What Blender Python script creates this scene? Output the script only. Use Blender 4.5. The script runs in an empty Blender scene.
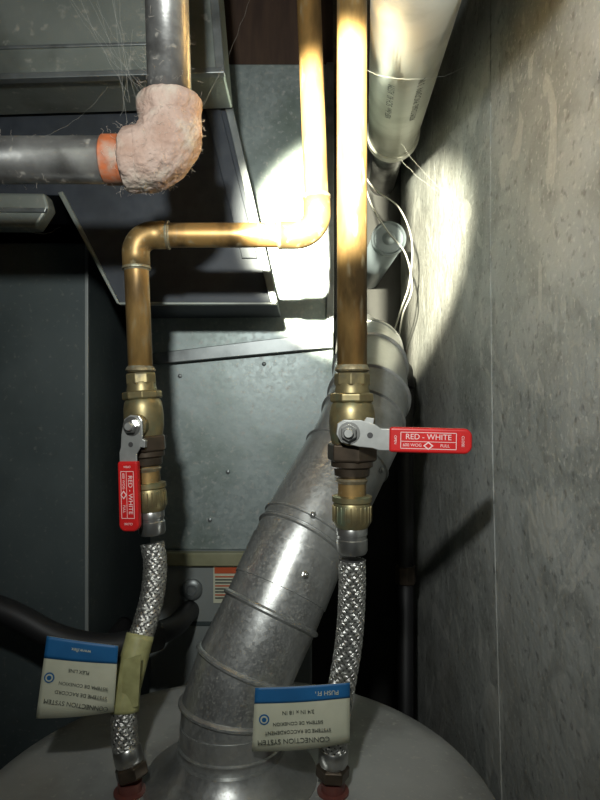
import bpy, bmesh, math, random
from mathutils import Vector, Matrix, Quaternion
random.seed(4)
H=1700.0
def mm(x,y,z): return Vector((x/1000,y/1000,(z+H)/1000))
COL=bpy.context.scene.collection

# ---------------- materials ----------------
def mat(name,c1,c2=None,metal=0.0,rough=0.5,rough2=None,scale=20,detail=6,bump=0.0,bscale=None,stretch=(1,1,1),lo=0.35,hi=0.65,voronoi=False,c3=None,s3=4,lo3=.5,hi3=.7,spec=0.5,bdist=0.002,c4=None,s4=90,lo4=.6,hi4=.72):
    m=bpy.data.materials.new(name); m.use_nodes=True
    nt=m.node_tree; N=nt.nodes; L=nt.links
    b=N['Principled BSDF']
    b.inputs['Metallic'].default_value=metal
    b.inputs['Roughness'].default_value=rough
    b.inputs['Specular IOR Level'].default_value=spec
    b.inputs['Base Color'].default_value=(*c1,1)
    tc=N.new('ShaderNodeTexCoord'); mp=N.new('ShaderNodeMapping')
    mp.inputs['Scale'].default_value=stretch
    L.new(tc.outputs['Object'],mp.inputs['Vector'])
    if c2:
        if voronoi:
            t=N.new('ShaderNodeTexVoronoi'); t.inputs['Scale'].default_value=scale; out=t.outputs['Color']
            sep=N.new('ShaderNodeSeparateColor'); L.new(t.outputs['Color'],sep.inputs[0]); fac=sep.outputs[0]
        else:
            t=N.new('ShaderNodeTexNoise'); t.inputs['Scale'].default_value=scale; t.inputs['Detail'].default_value=detail
            fac=t.outputs['Fac']
        L.new(mp.outputs[0],t.inputs['Vector'])
        r=N.new('ShaderNodeValToRGB'); r.color_ramp.elements[0].position=lo; r.color_ramp.elements[1].position=hi
        r.color_ramp.elements[0].color=(*c1,1); r.color_ramp.elements[1].color=(*c2,1)
        L.new(fac,r.inputs[0]); col=r.outputs[0]
        for (cc,ss,ll,hh) in ((c3,s3,lo3,hi3),(c4,s4,lo4,hi4)):
            if not cc: continue
            n3=N.new('ShaderNodeTexNoise'); n3.inputs['Scale'].default_value=ss; n3.inputs['Detail'].default_value=8
            L.new(mp.outputs[0],n3.inputs['Vector'])
            r3=N.new('ShaderNodeValToRGB'); r3.color_ramp.elements[0].position=ll; r3.color_ramp.elements[1].position=hh
            L.new(n3.outputs['Fac'],r3.inputs[0])
            mx=N.new('ShaderNodeMix'); mx.data_type='RGBA'
            L.new(r3.outputs[0],mx.inputs[0]); L.new(col,mx.inputs[6]); mx.inputs[7].default_value=(*cc,1)
            col=mx.outputs[2]
            if cc is c4 and metal>0:
                mm_=N.new('ShaderNodeMapRange'); mm_.inputs[3].default_value=metal; mm_.inputs[4].default_value=metal*.3
                L.new(r3.outputs[0],mm_.inputs[0]); L.new(mm_.outputs[0],b.inputs['Metallic'])
        L.new(col,b.inputs['Base Color'])
        if rough2 is not None:
            mr=N.new('ShaderNodeMapRange'); mr.inputs[3].default_value=rough; mr.inputs[4].default_value=rough2
            L.new(fac,mr.inputs[0]); L.new(mr.outputs[0],b.inputs['Roughness'])
    if bump:
        n=N.new('ShaderNodeTexNoise'); n.inputs['Scale'].default_value=bscale or scale; n.inputs['Detail'].default_value=5
        L.new(mp.outputs[0],n.inputs['Vector'])
        bp=N.new('ShaderNodeBump'); bp.inputs['Strength'].default_value=bump; bp.inputs['Distance'].default_value=bdist
        L.new(n.outputs['Fac'],bp.inputs['Height']); L.new(bp.outputs[0],b.inputs['Normal'])
    return m

M={}
M['galv']=mat('galvanized',(.29,.34,.335),(.345,.395,.39),metal=.5,rough=.42,rough2=.52,scale=170,voronoi=True,lo=0,hi=1,c3=(.17,.215,.19),s3=9,lo3=.42,hi3=.75,bump=.2,bscale=18,bdist=.004,c4=(.40,.41,.39),s4=120,lo4=.56,hi4=.72)
M['flue']=mat('flue_steel',(.45,.46,.45),(.52,.53,.52),metal=.8,rough=.30,rough2=.39,scale=260,voronoi=True,lo=0,hi=1,c3=(.34,.34,.32),s3=24,lo3=.5,hi3=.8,bump=.2,bscale=30,bdist=.0025,c4=(.46,.45,.41),s4=520,lo4=.54,hi4=.72)
M['ductshade']=mat('duct_shade_tint',(.035,.042,.055),(.05,.058,.07),metal=.3,rough=.5,rough2=.6,scale=60,c3=(.03,.035,.04),s3=5)  # sheet metal colour darkened to carry shade outside the beam and dark reflections
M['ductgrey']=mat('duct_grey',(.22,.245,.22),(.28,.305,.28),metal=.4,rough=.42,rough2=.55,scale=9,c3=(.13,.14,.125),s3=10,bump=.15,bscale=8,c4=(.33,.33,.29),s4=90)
M['lip']=mat('duct_lip',(.20,.22,.22),(.27,.29,.29),metal=.6,rough=.4,scale=30,c3=(.12,.13,.13),s3=20)
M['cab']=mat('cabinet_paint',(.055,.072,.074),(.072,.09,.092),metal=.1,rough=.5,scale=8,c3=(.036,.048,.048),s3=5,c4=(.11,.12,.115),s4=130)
M['furn']=mat('furnace_paint',(.21,.23,.225),(.26,.28,.27),metal=.1,rough=.5,scale=6)
M['beige']=mat('beige',(.32,.31,.20),(.22,.22,.13),rough=.6,scale=20)
M['copper']=mat('copper',(.62,.39,.145),(.46,.265,.09),metal=.66,rough=.34,rough2=.5,scale=18,stretch=(1,1,.3),c3=(.14,.09,.04),s3=34,lo3=.46,hi3=.70,bump=.1,bscale=60,c4=(.32,.27,.17),s4=110,lo4=.55,hi4=.75)
M['copper2']=mat('copper_fitting',(.45,.29,.11),(.26,.165,.065),metal=.66,rough=.4,rough2=.52,scale=34,c3=(.17,.125,.06),s3=40,lo3=.44,hi3=.7,c4=(.38,.33,.20),s4=120,lo4=.56)
M['solder']=mat('solder',(.36,.30,.18),(.24,.20,.13),metal=.6,rough=.5,scale=80,c3=(.38,.39,.30),s3=120,bump=.5,bscale=200)
M['brass']=mat('brass',(.34,.28,.14),(.20,.165,.085),metal=.72,rough=.35,rough2=.5,scale=60,c3=(.20,.25,.165),s3=50,lo3=.52,hi3=.7,c4=(.10,.08,.05),s4=30,lo4=.52)
M['brassd']=mat('brass_dark',(.12,.09,.065),(.07,.055,.04),metal=.7,rough=.38,scale=60)
M['steel']=mat('steel',(.50,.50,.48),(.38,.38,.36),metal=.9,rough=.28,scale=60)
M['zinc']=mat('zinc_lever',(.55,.56,.54),(.45,.46,.44),metal=.7,rough=.35,scale=60)
M['braid']=mat('braid',(.60,.60,.57),(.46,.45,.42),metal=.9,rough=.28,scale=90)
M['core']=mat('hose_core',(.05,.05,.05),metal=.2,rough=.5)
M['red']=mat('red_vinyl',(.62,.018,.018),(.52,.014,.014),rough=.35,scale=30)
M['white']=mat('white_ink',(.80,.60,.58),rough=.5)
M['iron']=mat('iron_pipe',(.17,.17,.17),(.38,.38,.37),metal=.75,rough=.25,rough2=.42,scale=24,c3=(.09,.085,.08),s3=22,bump=.2,bscale=60,c4=(.36,.34,.30),s4=100)
M['dust']=mat('dusty_elbow',(.43,.32,.27),(.33,.215,.165),rough=.9,scale=38,c3=(.48,.43,.36),s3=36,bump=.8,bscale=150,bdist=.004)
M['orange']=mat('orange_primer',(.48,.13,.045),(.30,.09,.035),rough=.6,scale=80,c3=(.34,.27,.21),s3=60,lo3=.45)
M['pvc']=mat('pvc',(.60,.60,.53),(.50,.50,.43),rough=.35,scale=12,c3=(.36,.36,.30),s3=14)
M['tank']=mat('tank_paint',(.40,.405,.39),(.31,.315,.305),rough=.55,scale=9,c3=(.20,.20,.18),s3=9,lo3=.48,hi3=.75,bump=.15,bscale=120,bdist=.001,c4=(.45,.44,.40),s4=150)
M['black']=mat('black_rubber',(.012,.012,.013),rough=.55)
M['tagw']=mat('tag_paper',(.62,.62,.48),(.52,.53,.40),rough=.6,scale=30)
M['tagb']=mat('tag_blue',(.015,.13,.33),(.01,.10,.26),rough=.5,scale=30)
M['ink']=mat('ink',(.05,.06,.05),rough=.6)
M['tape']=mat('yellow_tape',(.42,.41,.19),(.31,.30,.13),rough=.5,scale=80)
M['wood']=mat('wood',(.07,.04,.025),(.04,.022,.015),rough=.8,scale=8,stretch=(8,8,1))
M['redpl']=mat('red_plastic',(.16,.05,.04),rough=.4)
M['orangeink']=mat('orange_ink',(.5,.09,.03),rough=.5)
M['web']=mat('cobweb_silk',(.50,.44,.38),rough=.9)
M['silk']=mat('cobweb_strand',(.42,.41,.37),rough=.9)
M['cable']=mat('cable_white',(.30,.30,.27),rough=.5)
M['cap']=mat('grey_cap',(.16,.19,.21),metal=.5,rough=.4)
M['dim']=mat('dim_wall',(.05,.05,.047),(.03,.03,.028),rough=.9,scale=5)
M['floor']=mat('concrete_floor',(.16,.155,.145),(.11,.105,.10),rough=.85,scale=6,bump=.3)
M['ceil']=mat('ceiling_boards',(.10,.07,.05),(.06,.045,.03),rough=.85,scale=5,stretch=(1,10,1))

# concrete wall
def wallmat():
    m=bpy.data.materials.new('concrete_wall'); m.use_nodes=True
    nt=m.node_tree;N=nt.nodes;L=nt.links;b=N['Principled BSDF']; b.inputs['Roughness'].default_value=.55
    tc=N.new('ShaderNodeTexCoord')
    def noise(s,st,d=8,lo=.4,hi=.6,dist=0):
        mp=N.new('ShaderNodeMapping'); mp.inputs['Scale'].default_value=st; L.new(tc.outputs['Object'],mp.inputs[0])
        n=N.new('ShaderNodeTexNoise'); n.inputs['Scale'].default_value=s;n.inputs['Detail'].default_value=d; n.inputs['Distortion'].default_value=dist
        L.new(mp.outputs[0],n.inputs[0]); r=N.new('ShaderNodeMapRange'); r.inputs[1].default_value=lo;r.inputs[2].default_value=hi
        L.new(n.outputs['Fac'],r.inputs[0]); return r.outputs[0]
    def mix(f,a,c,fm=1):
        if fm!=1:
            k=N.new('ShaderNodeMath');k.operation='MULTIPLY';k.inputs[1].default_value=fm;L.new(f,k.inputs[0]);f=k.outputs[0]
        x=N.new('ShaderNodeMix');x.data_type='RGBA';L.new(f,x.inputs[0])
        if isinstance(a,tuple):x.inputs[6].default_value=(*a,1)
        else:L.new(a,x.inputs[6])
        x.inputs[7].default_value=(*c,1);return x.outputs[2]
    c=mix(noise(6,(1,1,1),12,.36,.64,.4),(.375,.39,.375),(.25,.265,.25))
    c=mix(noise(14,(1,1,1),14,.50,.66,1.0),c,(.17,.18,.165),.6)
    c=mix(noise(2.2,(1,1,1.2),6,.45,.65,.5),c,(.30,.28,.245),.5)
    c=mix(noise(90,(1,1,1),6,.58,.70),c,(.12,.12,.11),.7)
    c=mix(noise(55,(1,1,1),8,.60,.70),c,(.46,.46,.43),.5)
    c=mix(noise(170,(1,1,1),4,.58,.68),c,(.52,.52,.49),.5)
    c=mix(noise(9,(1,1,.8),14,.595,.615,2.2),c,(.50,.50,.46),.45)
    L.new(c,b.inputs['Base Color'])
    n=N.new('ShaderNodeTexNoise');n.inputs['Scale'].default_value=60;n.inputs['Detail'].default_value=12;n.inputs['Roughness'].default_value=.7;L.new(tc.outputs['Object'],n.inputs[0])
    n2=N.new('ShaderNodeTexNoise');n2.inputs['Scale'].default_value=13;n2.inputs['Detail'].default_value=8;L.new(tc.outputs['Object'],n2.inputs[0])
    b1=N.new('ShaderNodeBump');b1.inputs['Strength'].default_value=.9;b1.inputs['Distance'].default_value=.0028;L.new(n.outputs['Fac'],b1.inputs['Height'])
    b2=N.new('ShaderNodeBump');b2.inputs['Strength'].default_value=.4;b2.inputs['Distance'].default_value=.011;L.new(n2.outputs['Fac'],b2.inputs['Height'])
    L.new(b2.outputs[0],b1.inputs['Normal']);L.new(b1.outputs[0],b.inputs['Normal'])
    return m
M['wall']=wallmat()

# ---------------- builders ----------------
def empty(name,loc=(0,0,0)):
    e=bpy.data.objects.new(name,None); e.empty_display_size=.02; e.location=loc; COL.objects.link(e); return e
def fin(name,me,m,parent,smooth=True,bevel=0,bseg=2):
    o=bpy.data.objects.new(name,me); COL.objects.link(o); me.materials.append(M[m] if isinstance(m,str) else m)
    for p in me.polygons:p.use_smooth=smooth
    if bevel:
        md=o.modifiers.new('bv','BEVEL');md.width=bevel;md.segments=bseg;md.limit_method='ANGLE'
    if parent:o.parent=parent
    return o
def frames(pts):
    n=len(pts);T=[]
    for i in range(n):
        a=(pts[i]-pts[i-1]).normalized() if i>0 else None
        b=(pts[i+1]-pts[i]).normalized() if i<n-1 else None
        t=(a+b).normalized() if a and b else (a or b)
        T.append(t)
    ref=Vector((0,0,1)) if abs(T[0].z)<.9 else Vector((0,1,0))
    u=T[0].cross(ref).normalized(); F=[]
    for i in range(n):
        if i>0:
            q=T[i-1].rotation_difference(T[i]); u=q@u
            u=(u-T[i]*u.dot(T[i])).normalized()
        F.append((T[i],u,T[i].cross(u)))
    return F
def tube(name,pts,r,m,parent=None,seg=32,cap=True,mitre=False,smooth=True):
    F=frames(pts); bm=bmesh.new(); rings=[]
    for i,(p,(t,u,v)) in enumerate(zip(pts,F)):
        rr=r[i] if isinstance(r,(list,tuple)) else r
        ring=[]
        sc=1;md=None
        if mitre and 0<i<len(pts)-1:
            a=(pts[i]-pts[i-1]).normalized();b=(pts[i+1]-pts[i]).normalized()
            d=(b-a)
            if d.length>1e-5:
                md=d.normalized();ang=a.angle(b);sc=1/math.cos(ang/2)
        for k in range(seg):
            an=2*math.pi*k/seg; off=(u*math.cos(an)+v*math.sin(an))*rr
            if md is not None: off=off+md*off.dot(md)*(sc-1)
            ring.append(bm.verts.new(p+off))
        rings.append(ring)
    for a,b in zip(rings,rings[1:]):
        for k in range(seg): bm.faces.new((a[k],a[(k+1)%seg],b[(k+1)%seg],b[k]))
    if cap: bm.faces.new(rings[0][::-1]);bm.faces.new(rings[-1])
    bmesh.ops.recalc_face_normals(bm,faces=bm.faces)
    me=bpy.data.meshes.new(name);bm.to_mesh(me);bm.free()
    o=fin(name,me,m,parent,smooth)
    return o
def fillet(pts,rad,n=10):
    out=[pts[0]]
    for i in range(1,len(pts)-1):
        p=pts[i];a=(pts[i-1]-p).normalized();b=(pts[i+1]-p).normalized()
        ang=a.angle(b);d=rad/math.tan(ang/2)
        s=p+a*d;e=p+b*d;c=p+(a+b).normalized()*(rad/math.sin(ang/2))
        v0=s-c;v1=e-c;tot=v0.angle(v1);ax=v0.cross(v1).normalized()
        for k in range(n+1): out.append(c+Quaternion(ax,tot*k/n)@v0)
    out.append(pts[-1]);return out
def smoothpts(pts,n=12):
    out=[];P=[pts[0]*2-pts[1]]+list(pts)+[pts[-1]*2-pts[-2]]
    for i in range(1,len(P)-2):
        a,b,c,d=P[i-1:i+3]
        for k in range(n):
            t=k/n;out.append(.5*((2*b)+(c-a)*t+(2*a-5*b+4*c-d)*t*t+(3*b-a-3*c+d)*t**3))
    out.append(P[-2]);return out
def lathe(name,prof,p0,axis,m,parent=None,seg=40,flat=False,rot=0):
    """prof: (distance along axis mm, radius mm)"""
    axis=Vector(axis).normalized();ref=Vector((0,1,0)) if abs(axis.y)<.9 else Vector((1,0,0))
    u=axis.cross(ref).normalized();v=axis.cross(u)
    bm=bmesh.new();rings=[]
    for t,r in prof:
        rings.append([bm.verts.new(p0+axis*(t/1000)+(u*math.cos(rot+2*math.pi*k/seg)+v*math.sin(rot+2*math.pi*k/seg))*(max(r,.01)/1000)) for k in range(seg)])
    for a,b in zip(rings,rings[1:]):
        for k in range(seg): bm.faces.new((a[k],a[(k+1)%seg],b[(k+1)%seg],b[k]))
    bm.faces.new(rings[0][::-1]);bm.faces.new(rings[-1])
    bmesh.ops.recalc_face_normals(bm,faces=bm.faces)
    me=bpy.data.meshes.new(name);bm.to_mesh(me);bm.free()
    o=fin(name,me,m,parent,not flat)
    if not flat:
        es=o.modifiers.new('es','EDGE_SPLIT');es.split_angle=math.radians(35)
    else:
        bv=o.modifiers.new('bv','BEVEL');bv.width=.0008;bv.segments=2;bv.limit_method='ANGLE'
    return o
def prism(name,poly,y0,y1,m,parent=None,bevel=.0,z_off=True,seg=2,smooth=False):
    bm=bmesh.new()
    f=lambda x,y,z: mm(x,y,z) if z_off else Vector((x/1000,y/1000,z/1000))
    a=[bm.verts.new(f(x,y0,z)) for x,z in poly];b=[bm.verts.new(f(x,y1,z)) for x,z in poly]
    bm.faces.new(a);bm.faces.new(b[::-1]);n=len(poly)
    for k in range(n): bm.faces.new((a[k],b[k],b[(k+1)%n],a[(k+1)%n]))
    bmesh.ops.recalc_face_normals(bm,faces=bm.faces)
    me=bpy.data.meshes.new(name);bm.to_mesh(me);bm.free()
    return fin(name,me,m,parent,smooth,bevel,seg)
def box(name,x0,x1,y0,y1,z0,z1,m,parent=None,bevel=0,z_off=True):
    return prism(name,[(x0,z0),(x1,z0),(x1,z1),(x0,z1)],y0,y1,m,parent,bevel,z_off)
def text(name,s,size,loc,rot,m,parent,ext=.0001,align='CENTER'):
    c=bpy.data.curves.new(name,'FONT');c.body=s;c.size=size/1000;c.extrude=ext;c.align_x=align;c.align_y='CENTER'
    o=bpy.data.objects.new(name,c);COL.objects.link(o);o.location=loc;o.rotation_euler=rot;o.data.materials.append(M[m]);o.parent=parent;return o
def wires(name,paths,r,m,parent=None,res=2):
    c=bpy.data.curves.new(name,'CURVE');c.dimensions='3D';c.bevel_depth=r/1000;c.bevel_resolution=res
    for P in paths:
        s=c.splines.new('POLY');s.points.add(len(P)-1)
        for i,p in enumerate(P): s.points[i].co=(*p,1)
    o=bpy.data.objects.new(name,c);COL.objects.link(o);c.materials.append(M[m]);o.parent=parent;return o

# ---------------- room ----------------
box('wall_right',235,330,-1500,880,-1700,700,'wall')
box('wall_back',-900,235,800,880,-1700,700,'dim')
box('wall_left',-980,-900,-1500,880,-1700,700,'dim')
box('floor',-980,330,-1500,880,-1780,-1700,'floor')
box('ceiling',-980,330,-1500,880,700,780,'ceil')
sm=empty('trim_1')
tube('seam_ridge',[mm(235.3,138,700),mm(235.3,141,200),mm(235.3,132,-60),mm(235.3,120,-220),mm(235.3,95,-500),mm(235.3,90,-900)],.0012,'wall',sm,seg=8)

# ---------------- ductwork ----------------
d=empty('supply_plenum')
box('sheet_body',-250,56,400,790,-250,560,'galv',d,.002)
prism('ledge_flange',[(-246,58),(54,86),(54,112),(-246,76)],382,402,'lip',d,.001)
prism('side_seam',[(44,112),(56,112),(56,560),(44,560)],394,402,'lip',d,.001)
for x,z in [(-200,40),(-60,60),(-120,-120),(-225,-60),(30,200),(-150,-200)]:
    lathe('screw',[(0,4),(3,3.4),(4,1)],mm(x,401,z),(0,-1,0),'lip',d,10)
d=empty('furnace')
box('cabinet',-250,20,392,790,-1700,-250,'furn',d,.004)
box('beige_strip',-248,18,380,394,-272,-250,'beige',d,.002)
lathe('round_knob',[(0,17),(6,17),(9,13),(9.5,8),(6,7)],mm(-178,392,-312),(0,-1,0),'lip',d,30)
box('warning_label',-143,-96,390,393,-335,-274,'tagw',d)
box('warning_header',-141,-98,389,391,-286,-276,'orangeink',d)
for i in range(8): box('warning_line',-140,-102-(i*7)%13,389,391,-292.5-i*5,-290.5-i*5,'ink' if i%3 else 'orangeink',d)
box('furnace_seam',-250,20,389,393,-372,-366,'cab',d)

d=empty('furnace_side_cabinet')
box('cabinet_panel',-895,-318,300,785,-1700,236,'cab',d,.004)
box('cabinet_edge',-322,-317,297,302,-1700,236,'furn',d,.001)

d=empty('return_duct')
prism('duct_body',[(-31,137),(-255,135),(-337,290),(-880,300),(-880,698),(-165,698)],250,396,'ductshade',d,.002)
prism('edge_strip',[(-31,137),(-42,137),(-172,698),(-160,698)],244,252,'lip',d,.001)
prism('edge_strip_inner',[(-60,200),(-82,200),(-205,698),(-183,698)],246,252,'ductshade',d,.001)
prism('bottom_hem',[(-33,134),(-33,138),(-255,138),(-255,134)],244,254,'ductgrey',d,.001)
prism('left_hem',[(-253,134),(-258,136),(-341,292),(-334,294)],244,252,'ductgrey',d,.001)
d=empty('trunk_duct')
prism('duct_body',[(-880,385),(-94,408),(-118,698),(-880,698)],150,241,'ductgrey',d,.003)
prism('bottom_lip',[(-880,381),(-93,404),(-93,411),(-880,389)],140,152,'lip',d,.001)
prism('side_lip',[(-93,405),(-104,405),(-128,698),(-117,698)],141,152,'lip',d,.001)
prism('crease',[(-880,424),(-130,444),(-130,448),(-880,428)],147,151,'lip',d,.001)
d=empty('duct_collar')
prism('collar_body',[(-880,288),(-350,284),(-344,264),(-362,236),(-880,236)],222,249,'ductgrey',d,.004)
prism('collar_band',[(-880,270),(-346,262),(-348,256),(-880,262)],218,224,'lip',d,.001)
d=empty('ceiling_joist')
box('joist_beam',-155,56,420,470,562,699,'wood',d,.003)

# ---------------- water heater ----------------
wh=empty('water_heater')
lathe('tank_jacket',[(0,262),(20,270),(1262,270),(1270,272),(1282,272),(1290,270),(1298,263),(1304,240),(1307,150),(1309,60),(1309,0.1)],mm(-68,0,-1700),(0,0,1),'tank',wh,96)
lathe('lid_seam',[(0,266),(3,273),(7,273),(10,266)],mm(-68,0,-424),(0,0,1),'tank',wh,96)
lathe('draft_hood_collar',[(0,92),(3,90),(10,72),(22,60),(30,56)],mm(-72,28,-394),(0,0,1),'flue',wh,48)
for x,m in((-170,'redpl'),(33,'redpl')):
    lathe('nipple',[(0,16),(4,16),(5,12),(14,12)],mm(x,0,-394),(0,0,1),m,wh,24)

# ---------------- flue pipe ----------------
fl=empty('flue_pipe')
FP=[mm(-72,30,-386),mm(-72,34,-325),mm(-58,40,-283),mm(-32,55,-232),mm(0,85,-165),mm(72,160,-48),mm(92,205,2),mm(104,290,46),mm(115,395,78),mm(120,795,160)]
tube('pipe_wall',FP,.053,'flue',fl,64,mitre=True,smooth=True).modifiers.new('es','EDGE_SPLIT').split_angle=math.radians(12)
def bead(p,ax,r,w=3.0,name='bead'):
    lathe(name,[(-w*1.4,r-1),(-w,r+1.2),(-w*.4,r+3),(w*.4,r+3),(w,r+1.2),(w*1.4,r-1)],p,ax,'flue',fl,64)
def axis_at(i):
    a=(FP[i]-FP[i-1]).normalized();b=(FP[i+1]-FP[i]).normalized();return (a+b)
for i in (1,2,3,6,7,8): bead(FP[i],axis_at(i),53.5,2.6)
for i,t in ((4,.03),(4,.80),(5,.5),(1,-.55),(4,.12)):
    if t<0: p=FP[1].lerp(FP[0],-t);ax=FP[1]-FP[0]
    else: p=FP[i].lerp(FP[i+1],t);ax=FP[i+1]-FP[i]
    bead(p,ax,53,1.8,'crimp')
def sleeve(i,t0,t1,r):
    a=FP[i].lerp(FP[i+1],t0);b=FP[i].lerp(FP[i+1],t1);L=(b-a).length*1000
    lathe('sleeve',[(0,r-.8),(.5,r+.6),(L-.5,r+.6),(L,r-.8)],a,b-a,'flue',fl,64)
sleeve(4,.05,.80,53.3); sleeve(3,.3,.9,53.6); sleeve(0,.2,.8,53.4)
axd=(FP[5]-FP[4]).normalized()
for t,an in((.12,-100),(.14,-55),(.72,-95),(.74,-45),(.92,-120),(-.5,-80)):
    p=FP[4].lerp(FP[5],t); 
    if t<0: p=FP[3].lerp(FP[4],.5)
    f=Vector((0,-1,0));f=(f-axd*f.dot(axd)).normalized();s=axd.cross(f)
    a=math.radians(an+90);dr=(f*math.cos(a)+s*math.sin(a))
    lathe('sheet_screw',[(0,4.4),(2,4.4),(2.2,3.2),(4,2.8),(5,1.5)],p+dr*.053,dr,'steel',fl,6,flat=True)

# ---------------- copper pipes ----------------
cp=empty('copper_pipe')
tube('pipe_run',[mm(52,0,699),mm(52,0,28)],.015,'copper',cp,48)
lathe('solder_ring',[(0,15.2),(2,17.5),(5,16.5),(7,15.1)],mm(52,0,28),(0,0,1),'solder',cp,32)
cp=empty('copper_pipe')
PL=[mm(0,70,699),mm(20,70,184),mm(-184,70,184),mm(-178,70,31)]
tube('pipe_run',fillet(PL,.024),.0135,'copper',cp,48)
def elbow(c,a,b,rad,L,r,m='copper2',par=cp):
    da=(a-c).normalized();db=(b-c).normalized()
    P=fillet([c+da*L,c,c+db*L],rad,14)
    tube('elbow',P,r,m,par,48)
    for q,dd in((c+da*L,da),(c+db*L,db)):
        lathe('elbow_rim',[(-3,r*1000),(-2,r*1000+.6),(0,r*1000+.6),(.5,r*1000-1),(2,r*1000-1.6)],q,dd,'solder',par,40)
elbow(PL[1],PL[0],PL[2],.024,.044,.0152)
elbow(PL[2],PL[1],PL[3],.020,.038,.0152)
lathe('solder_ring',[(0,14),(2,16.5),(5,15.5),(7,13.6)],mm(-178,70,31),(0,0,1),'solder',cp,32)

# ---------------- ball valves ----------------
def stadium(x0,x1,z0,z1,rl,rr,n=8):
    P=[]
    for cx,cz,r,a0 in((x1-rr,z0+rr,rr,-90),(x1-rr,z1-rr,rr,0),(x0+rl,z1-rl,rl,90),(x0+rl,z0+rl,rl,180)):
        for k in range(n+1):
            a=math.radians(a0+90*k/n);P.append((cx+r*math.cos(a),cz+r*math.sin(a)))
    return P
def valve(loc,rotz,tilt,hrot,hs=1):
    e=empty('ball_valve');Z=Vector((0,0,0));dn=(0,0,-1)
    def P(z):return Vector((0,0,z/1000))
    lathe('solder_cup',[(0,17),(2,18),(11,18),(13,17)],P(0),dn,'brass',e,8,flat=True)
    lathe('neck',[(0,17),(4,16.5),(8,17.5),(13,17.5)],P(-10),dn,'brass',e,40)
    lathe('upper_flange',[(0,21),(1.5,23),(8,23),(9.5,21)],P(-20),dn,'brass',e,8,flat=True,rot=.39)
    lathe('body',[(0,19),(3,21),(10,22.5),(20,23),(30,22.5),(38,21),(42,20)],P(-29),dn,'brass',e,48)
    lathe('lower_hex',[(0,23),(1.5,25.5),(16,25.5),(18,23)],P(-70),dn,'brassd',e,6,flat=True,rot=.2)
    lathe('lower_step',[(0,21),(5,21),(7,18),(14,17.5),(16,15)],P(-88),dn,'brassd',e,40)
    lathe('copper_stub',[(0,14),(18,14)],P(-104),dn,'copper2',e,40)
    lathe('stub_solder',[(0,14),(2,16),(5,14.5)],P(-105),dn,'solder',e,30)
    lathe('nut_flange',[(0,17),(1,20),(6,20),(8,17.5)],P(-122),dn,'brass',e,40)
    lathe('union_nut',[(0,18),(2,19),(20,19),(25,16)],P(-129),dn,'brass',e,40)
    for k in range(24):
        a=2*math.pi*k/24
        lathe('nut_rib',[(0,.6),(1,.9),(15,.9),(16,.6)],Vector((.0190*math.cos(a),.0190*math.sin(a),-.132)),dn,'brass',e,6)
    lathe('crimp_collar',[(0,14.5),(2,15.6),(8,15.6),(9,14.6),(12,14.6),(13,15.6),(24,15.6),(27,14)],P(-153),dn,'steel',e,40)
    # stem toward the front of the valve
    z=-58
    lathe('stem_boss',[(0,14),(26,13),(28,11)],P(z),(0,-1,0),'brass',e,30)
    h=empty('lever');h.parent=e;h.location=Vector((-.001,-.030,z/1000));h.rotation_euler=(0,hrot,0);h.scale=(hs,1,hs)
    s=lambda n,p,y0,y1,m,b:prism(n,p,y0,y1,m,h,b,z_off=False)
    s('lever_plate',[(-12,9),(-13,-2),(-8,-10),(10,-14),(24,-15),(30,-17),(44,-17),(44,5),(32,5),(26,9),(12,13),(-6,13)],-3,0,'zinc',.0008)
    lathe('stem_nut',[(0,8.5),(7,8.5)],Vector((0,-.003,0)),(0,-1,0),'steel',h,6,flat=True)
    lathe('stem_thread',[(0,5),(10,5),(11.5,4)],Vector((0,-.003,0)),(0,-1,0),'zinc',h,20)
    lathe('washer',[(0,11),(1,11)],Vector((0,-.003,0)),(0,-1,0),'steel',h,24)
    lathe('lock_hole',[(0,3),(.4,3)],Vector((.021,-.003,-.002)),(0,-1,0),'core',h,16)
    s('stop_tab',[(14,11),(24,9),(25,15),(17,16)],-2,5,'zinc',.0006)
    o=s('grip',stadium(40,120,-18,7,3,8),-7,3,'red',.0025)
    o.modifiers['bv'].segments=4;
    def ring(x0,x1,z0,z1,w):
        for a in((x0,x1,z0,z0+w),(x0,x1,z1-w,z1),(x0,x0+w,z0,z1),(x1-w,x1,z0,z1)):
            box('label_border',a[0],a[1],-7.25,-6.9,a[2],a[3],'white',h,z_off=False)
    ring(51,105,-14,2.5,.6)
    box('label_rule',51,105,-7.25,-6.9,-7,-6.5,'white',h,z_off=False)
    text('label_text','RED - WHITE',7.6,Vector((.078,-.0072,-.0022)),(math.pi/2,0,0),'white',h)
    text('label_small','600 WOG',4.2,Vector((.0625,-.0072,-.0104)),(math.pi/2,0,0),'white',h)
    text('label_small','FULL',4.2,Vector((.094,-.0072,-.0104)),(math.pi/2,0,0),'white',h)
    prism('label_diamond',[(78,-14.6),(83,-10.6),(78,-6.6),(73,-10.6)],-7.3,-6.9,'white',h,z_off=False)
    prism('label_diamond_core',[(78,-13.2),(81.2,-10.6),(78,-8),(74.8,-10.6)],-7.5,-7.2,'red',h,z_off=False)
    text('label_end','CLOSE',3.6,Vector((.111,-.0072,-.0055)),(math.pi/2,math.pi/2,0),'white',h)
    text('label_start','OPEN',3.4,Vector((.046,-.0072,-.0055)),(math.pi/2,math.pi/2,0),'white',h)
    e.location=loc;e.rotation_euler=(0,tilt,rotz)
    return e
V2=valve(mm(52,0,27),math.radians(-8),0,math.radians(1),.94)
V1=valve(mm(-178,70,30),math.radians(-8),math.radians(-4.4),math.radians(93),.93)
V1.scale=(.95,.95,1)

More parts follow.
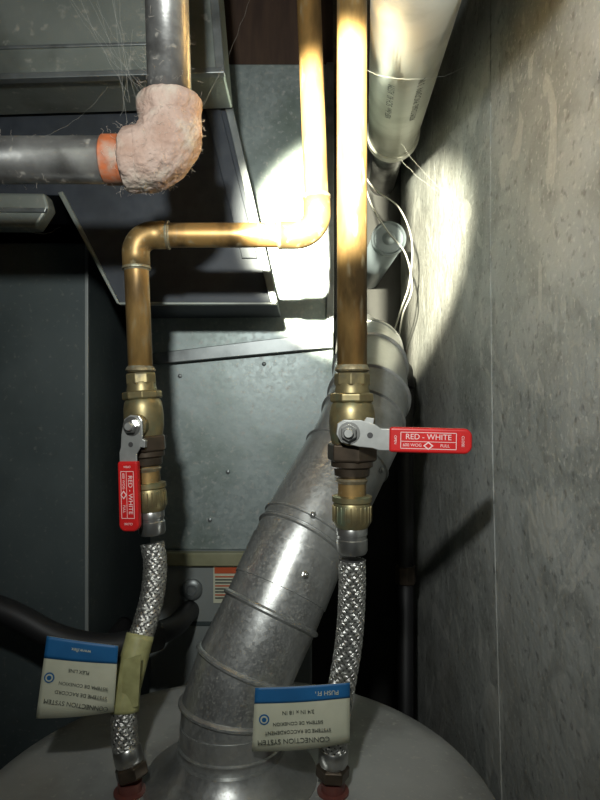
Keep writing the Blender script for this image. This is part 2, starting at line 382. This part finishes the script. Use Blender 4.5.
# ---------------- braided connectors ----------------
def hose(pts,r,end_col):
    e=empty('braided_water_connector')
    C=smoothpts(pts,14)
    L=[0]
    for a,b in zip(C,C[1:]):L.append(L[-1]+(b-a).length)
    n=int(L[-1]/.0014)
    R=[];j=0
    for i in range(n+1):
        s=L[-1]*i/n
        while j<len(L)-2 and L[j+1]<s:j+=1
        R.append(C[j].lerp(C[j+1],(s-L[j])/max(L[j+1]-L[j],1e-9)))
    tube('inner_tube',R,r/1000-.0010,'core',e,24)
    F=frames(R);paths=[];NS=14;pitch=.085
    for sgn in(1,-1):
        for k in range(NS):
            for w in(-1.5,-.5,.5,1.5):
                P=[]
                for i,(p,(t,u,v)) in enumerate(zip(R,F)):
                    s=L[-1]*i/n
                    a=sgn*2*math.pi*s/pitch+2*math.pi*k/NS+w*.070
                    ov=math.cos(NS*(s/pitch*2*math.pi)+ (k%2)*math.pi)*sgn
                    rr=(r+.5*ov)/1000
                    P.append(p+(u*math.cos(a)+v*math.sin(a))*rr)
                paths.append(P)
    wires('braid_wires',paths,.42,'braid',e,1)
    t=F[-1][0];p=R[-1]
    lathe('end_ferrule',[(-16,r+.6),(-14,r+1.8),(-3,r+1.8),(0,r)],p,t,'steel',e,36)
    lathe('end_nut',[(0,r+1),(2,r+4),(12,r+4),(14,r+1)],p,t,end_col,e,6,flat=True)
    return e,R,F
HL,_,_=hose([mm(-165,70,-160),mm(-161,67,-183),mm(-162,55,-218),mm(-171,36,-259),mm(-179,18,-299),mm(-177,5,-340),mm(-170,0,-364)],12.5,'brassd')
hose([mm(52,0,-160),mm(52,0,-195),mm(49,0,-240),mm(42,0,-285),mm(35,0,-330),mm(33,0,-364)],13,'brassd')
# adhesive tape wrapped round the left connector
tube('tape_band',smoothpts([mm(-170,39,-250),mm(-175,27,-277),mm(-179,18,-299),mm(-179,12,-318)],6),.0146,'tape',HL,32)
prism('tape_tail',[(-178,-262),(-160,-256),(-163,-308),(-180,-314)],4,5,'tape',HL)

# ---------------- tags ----------------
def tag(corners,bend,lines,blue=.24,hang=None):
    e=empty('hang_tag');A,B,C,D=corners # TL TR BR BL
    nrm=(B-A).cross(D-A).normalized()
    if nrm.y>0:nrm=-nrm
    def S(u,v):
        return (A.lerp(B,u)).lerp(D.lerp(C,u),v)+nrm*bend*math.sin(math.pi*u)*(.4+.6*v)/1000
    def patch(name,u0,u1,v0,v1,m,lift):
        bm=bmesh.new();nx,ny=20,6;g=[[bm.verts.new(S(u0+(u1-u0)*i/nx,v0+(v1-v0)*j/ny)+nrm*lift/1000) for i in range(nx+1)] for j in range(ny+1)]
        for j in range(ny):
            for i in range(nx):bm.faces.new((g[j][i],g[j][i+1],g[j+1][i+1],g[j+1][i]))
        me=bpy.data.meshes.new(name);bm.to_mesh(me);bm.free();o=fin(name,me,m,e)
        sd=o.modifiers.new('s','SOLIDIFY');sd.thickness=.0003;return o
    patch('tag_card',0,1,0,1,'tagw',0)
    patch('blue_strip',0,1,0,blue,'tagb',.4)
    X=(B-A).normalized()
    for (s,size,u,v,m) in lines:
        p=S(u,v)+nrm*1.1/1000
        # letters run the other way up, as the tag hangs inverted
        xa=-X;za=nrm;ya=za.cross(xa).normalized()
        o=text('tag_text',s,size,p,(0,0,0),m,e)
        R=Matrix((xa,ya,za)).transposed();o.rotation_euler=R.to_euler()
    p=S(.11,.50)+nrm*.7/1000
    lathe('tag_logo',[(0,5),(.3,5)],p,nrm,'tagb',e,24)
    lathe('tag_logo_core',[(0,3.6),(.3,3.6)],p+nrm*.0003,nrm,'tagw',e,24)
    lathe('tag_logo_dot',[(0,2.2),(.3,2.2)],p+nrm*.0006,nrm,'tagb',e,24)
    return e
tag([mm(-250,-7,-233),mm(-181,-2,-245),mm(-185,-4,-310),mm(-257,-16,-310)],4,
    [('CONNECTION SYSTEM',6.0,.51,.84,'ink'),('SYSTEME DE RACCORD',4.8,.56,.71,'ink'),('SISTEMA DE CONEXION',4.4,.58,.59,'ink'),('FLEX LINE',4.6,.5,.40,'ink'),('www.flex',5,.5,.12,'tagw')],.27)
tag([mm(-43,-24,-276),mm(48,-22,-272),mm(48,-22,-330),mm(-46,-26,-336)],5,
    [('CONNECTION SYSTEM',6.6,.42,.84,'ink'),('SYSTEME DE RACCORDEMENT',4.6,.46,.70,'ink'),('SISTEMA DE CONEXION',4.4,.46,.57,'ink'),('3/4 IN x 18 IN',5.2,.46,.40,'ink'),('PUSH FIT',6,.75,.13,'tagw')],.25)

# ---------------- cobwebbed drain pipe ----------------
ip=empty('drain_pipe')
c=mm(-122,-30,228)
tube('horizontal_run',[mm(-899,-30,226),mm(-145,-30,228)],.0215,'iron',ip,48)
tube('vertical_run',[mm(-136,-30,699),mm(-123,-30,262)],.0205,'iron',ip,48)
ev=fillet([mm(-164,-30,228),c,mm(-124,-30,290)],.030,20)
o=tube('elbow_fitting',ev,[.028 if (k<2 or k>len(ev)-3) else .0305 for k in range(len(ev))],'dust',ip,64)
for q,dd in((mm(-153,-30,228),(-1,0,0)),(mm(-124,-30,274),(0,0,1))):
    lathe('elbow_hub',[(-10,27),(-6,30),(8,30.5),(12,28),(14,22)],q,dd,'dust',ip,48)
tx=bpy.data.textures.new('lumps','CLOUDS');tx.noise_scale=.012
for ob in ip.children:
    if ob.name.startswith('elbow'):
        s=ob.modifiers.new('sub','SUBSURF');s.levels=2;s.render_levels=2
        dp=ob.modifiers.new('d','DISPLACE');dp.texture=tx;dp.strength=.004;dp.mid_level=.4;dp.texture_coords='GLOBAL'
lathe('primer_band',[(0,21.9),(1,23),(14,23),(18,21.9)],mm(-186,-30,228),(1,0,0),'orange',ip,40)
paths=[]
cen=[p for p in ev]
for k in range(1300):
    i=random.randrange(len(cen));p=cen[i]
    a=Vector((random.gauss(0,1),random.gauss(0,1),random.gauss(0,1))).normalized()
    s=p+a*.030;P=[s];dv=(a+Vector((random.gauss(0,.8),random.gauss(0,.8),random.gauss(0,.8)))).normalized()
    for j in range(5):
        dv=(dv+Vector((random.gauss(0,.6),random.gauss(0,.6),random.gauss(-.1,.6)))).normalized();P.append(P[-1]+dv*.0014)
    paths.append(P)
for k in range(160):
    if k%2: z=random.uniform(262,420);p=mm(-124-(z-262)*.03,-30,z)
    else: p=mm(random.uniform(-330,-165),-30,228)
    a=random.uniform(0,6.28)
    dr=Vector((math.cos(a),math.sin(a),0)) if k%2 else Vector((0,math.cos(a),math.sin(a)))
    P=[p+dr*.0208];dv=dr.copy()
    for j in range(5):
        dv=(dv+Vector((random.gauss(0,.6),random.gauss(0,.6),random.gauss(0,.7)))).normalized();P.append(P[-1]+dv*.0014)
    paths.append(P)
wires('dust_fuzz',paths,.09,'web',ip,0)
cw=empty('cobweb')
def strand(a,b,sag,n=14):
    return [a.lerp(b,t/n)+Vector((0,0,-sag/1000*4*(t/n)*(1-t/n)))+Vector((random.gauss(0,.0008),0,random.gauss(0,.0008))) for t in range(n+1)]
wb=[strand(mm(-185,-40,420),mm(-150,-30,262),6),strand(mm(-210,0,690),mm(-165,-30,262),10),strand(mm(-105,-30,262),mm(-60,140,500),14),
    strand(mm(-250,-30,248),mm(-240,150,392),10),strand(mm(-300,-30,206),mm(-330,225,238),25),
    strand(mm(66,0,330),mm(230,120,420),20),strand(mm(150,300,360),mm(234,160,240),12),
    strand(mm(-128,-40,300),mm(-200,148,430),8),strand(mm(160,400,440),mm(234,300,300),10)]
for k in range(26):
    y=random.uniform(160,480);z=random.uniform(180,430)
    a=mm(random.uniform(222,234.5),y,z);b=mm(234.5,y+random.uniform(-90,90),z+random.uniform(-90,60))
    wb.append(strand(a,b,random.uniform(2,10),10))
for k in range(10):
    wb.append(strand(mm(random.uniform(-260,-150),random.uniform(-20,140),random.uniform(395,440)),mm(random.uniform(-170,-110),-30,random.uniform(255,300)),random.uniform(2,12)))
wires('silk_strands',wb,.09,'silk',cw,0)

# ---------------- pvc vent pipe ----------------
pv=empty('pvc_vent_pipe')
A=mm(82,-300,348);B=mm(170,500,486)
tube('pipe_run',[A,B],.0445,'pvc',pv,64)
ax=(B-A).normalized()
lathe('socket_rim',[(-26,44.5),(-24,48),(0,48.5),(1,44),(3,30)],B,ax,'pvc',pv,64)
tube('vent_tail',[B-ax*.01,mm(190,795,505)],.030,'iron',pv,40)
dn=Vector((0,0,-1));dn=(dn-ax*dn.dot(ax)).normalized();sd=ax.cross(dn)
for s,off,tt in(('ASTM D2665  PVC-DWV  3 IN',-18,.60),('NSF-dwv  SCH 40  ASTM',18,.60)):
    a=off/44.5;nr=(dn*math.cos(a)+sd*math.sin(a)).normalized()
    p=A.lerp(B,tt)+nr*.0448
    xa=-ax;ya=nr.cross(xa).normalized()
    o=text('print_line',s,13,p,(0,0,0),'ink',pv,ext=.00003);o.rotation_euler=Matrix((xa,ya,nr)).transposed().to_euler()

# ---------------- things at the back ----------------
d=empty('round_vent_stub')
tube('stub_pipe',[mm(158,470,287),mm(158,798,287)],.029,'cap',d,40)
lathe('stub_cap',[(0,31),(8,31),(10,28),(7,25),(7,12),(10,8),(10.5,.1)],mm(158,474,287),(0,-1,0),'cap',d,40)
d=empty('electrical_cable')
ws=[]
for pts in([(100,430,420),(118,420,340),(150,430,290),(180,425,250),(190,420,190),(180,450,150),(190,600,100),(180,796,60)],
           [(104,440,400),(130,430,360),(170,430,330),(190,420,270),(186,420,200),(176,440,160),(180,600,120),(170,796,80)]):
    ws.append(smoothpts([mm(*p) for p in pts],10))
wires('cable_runs',ws,1.5,'cable',d,3)
d=empty('gas_pipe')
tube('pipe_run',[mm(190,480,-1699),mm(190,480,20)],.014,'black',d,24)
lathe('coupling',[(0,17),(2,19),(30,19),(32,17)],mm(190,480,-330),(0,0,1),'brassd',d,8,flat=True)
tube('upper_elbow',smoothpts([mm(190,480,20),mm(190,490,40),mm(195,550,60),mm(200,790,65)],8),.016,'black',d,24)
d=empty('black_drain_hose')
tube('hose_run',smoothpts([mm(-898,190,-180),mm(-600,185,-215),mm(-400,180,-268),mm(-315,180,-308),mm(-250,185,-322),mm(-205,220,-322),mm(-186,290,-335),mm(-182,388,-346)],10),.016,'black',d,32)
tube('hose_branch',smoothpts([mm(-315,180,-308),mm(-300,190,-345),mm(-290,230,-370),mm(-290,300,-372),mm(-290,390,-372)],8),.014,'black',d,32)
lathe('hose_coupling',[(0,16),(1,21),(26,21),(28,16)],mm(-214,206,-322),(1,1,0),'black',d,32)

# ---------------- lights ----------------
def spot(name,loc,dirv,power,ang,blend,rad,col):
    l=bpy.data.lights.new(name,'SPOT');l.energy=power;l.spot_size=math.radians(ang);l.spot_blend=blend;l.shadow_soft_size=rad;l.color=col
    o=bpy.data.objects.new(name,l);COL.objects.link(o);o.location=loc;o.rotation_euler=Vector(dirv).to_track_quat('-Z','Y').to_euler();return o
lp=mm(-80,-600,250);az=math.radians(10.3)
spot('flashlight_beam',lp,(math.sin(az),math.cos(az),math.tan(math.radians(.6))),640,23,.45,.012,(1,.96,.74))
spot('flashlight_spill',lp,(.20,1,-.06),18.5,118,1,.018,(.97,1,.96))
w=bpy.data.worlds.new('World');bpy.context.scene.world=w;w.use_nodes=True
w.node_tree.nodes['Background'].inputs[0].default_value=(.55,.62,.64,1);w.node_tree.nodes['Background'].inputs[1].default_value=.045
bpy.context.scene.view_settings.view_transform='Standard'

# ---------------- camera ----------------
cam=bpy.data.cameras.new('camera');co=bpy.data.objects.new('camera',cam);COL.objects.link(co)
co.location=mm(0,-600,0);co.rotation_euler=(math.pi/2,0,0)
cam.sensor_fit='VERTICAL';cam.sensor_height=36;cam.lens=27;cam.clip_start=.01
bpy.context.scene.camera=co
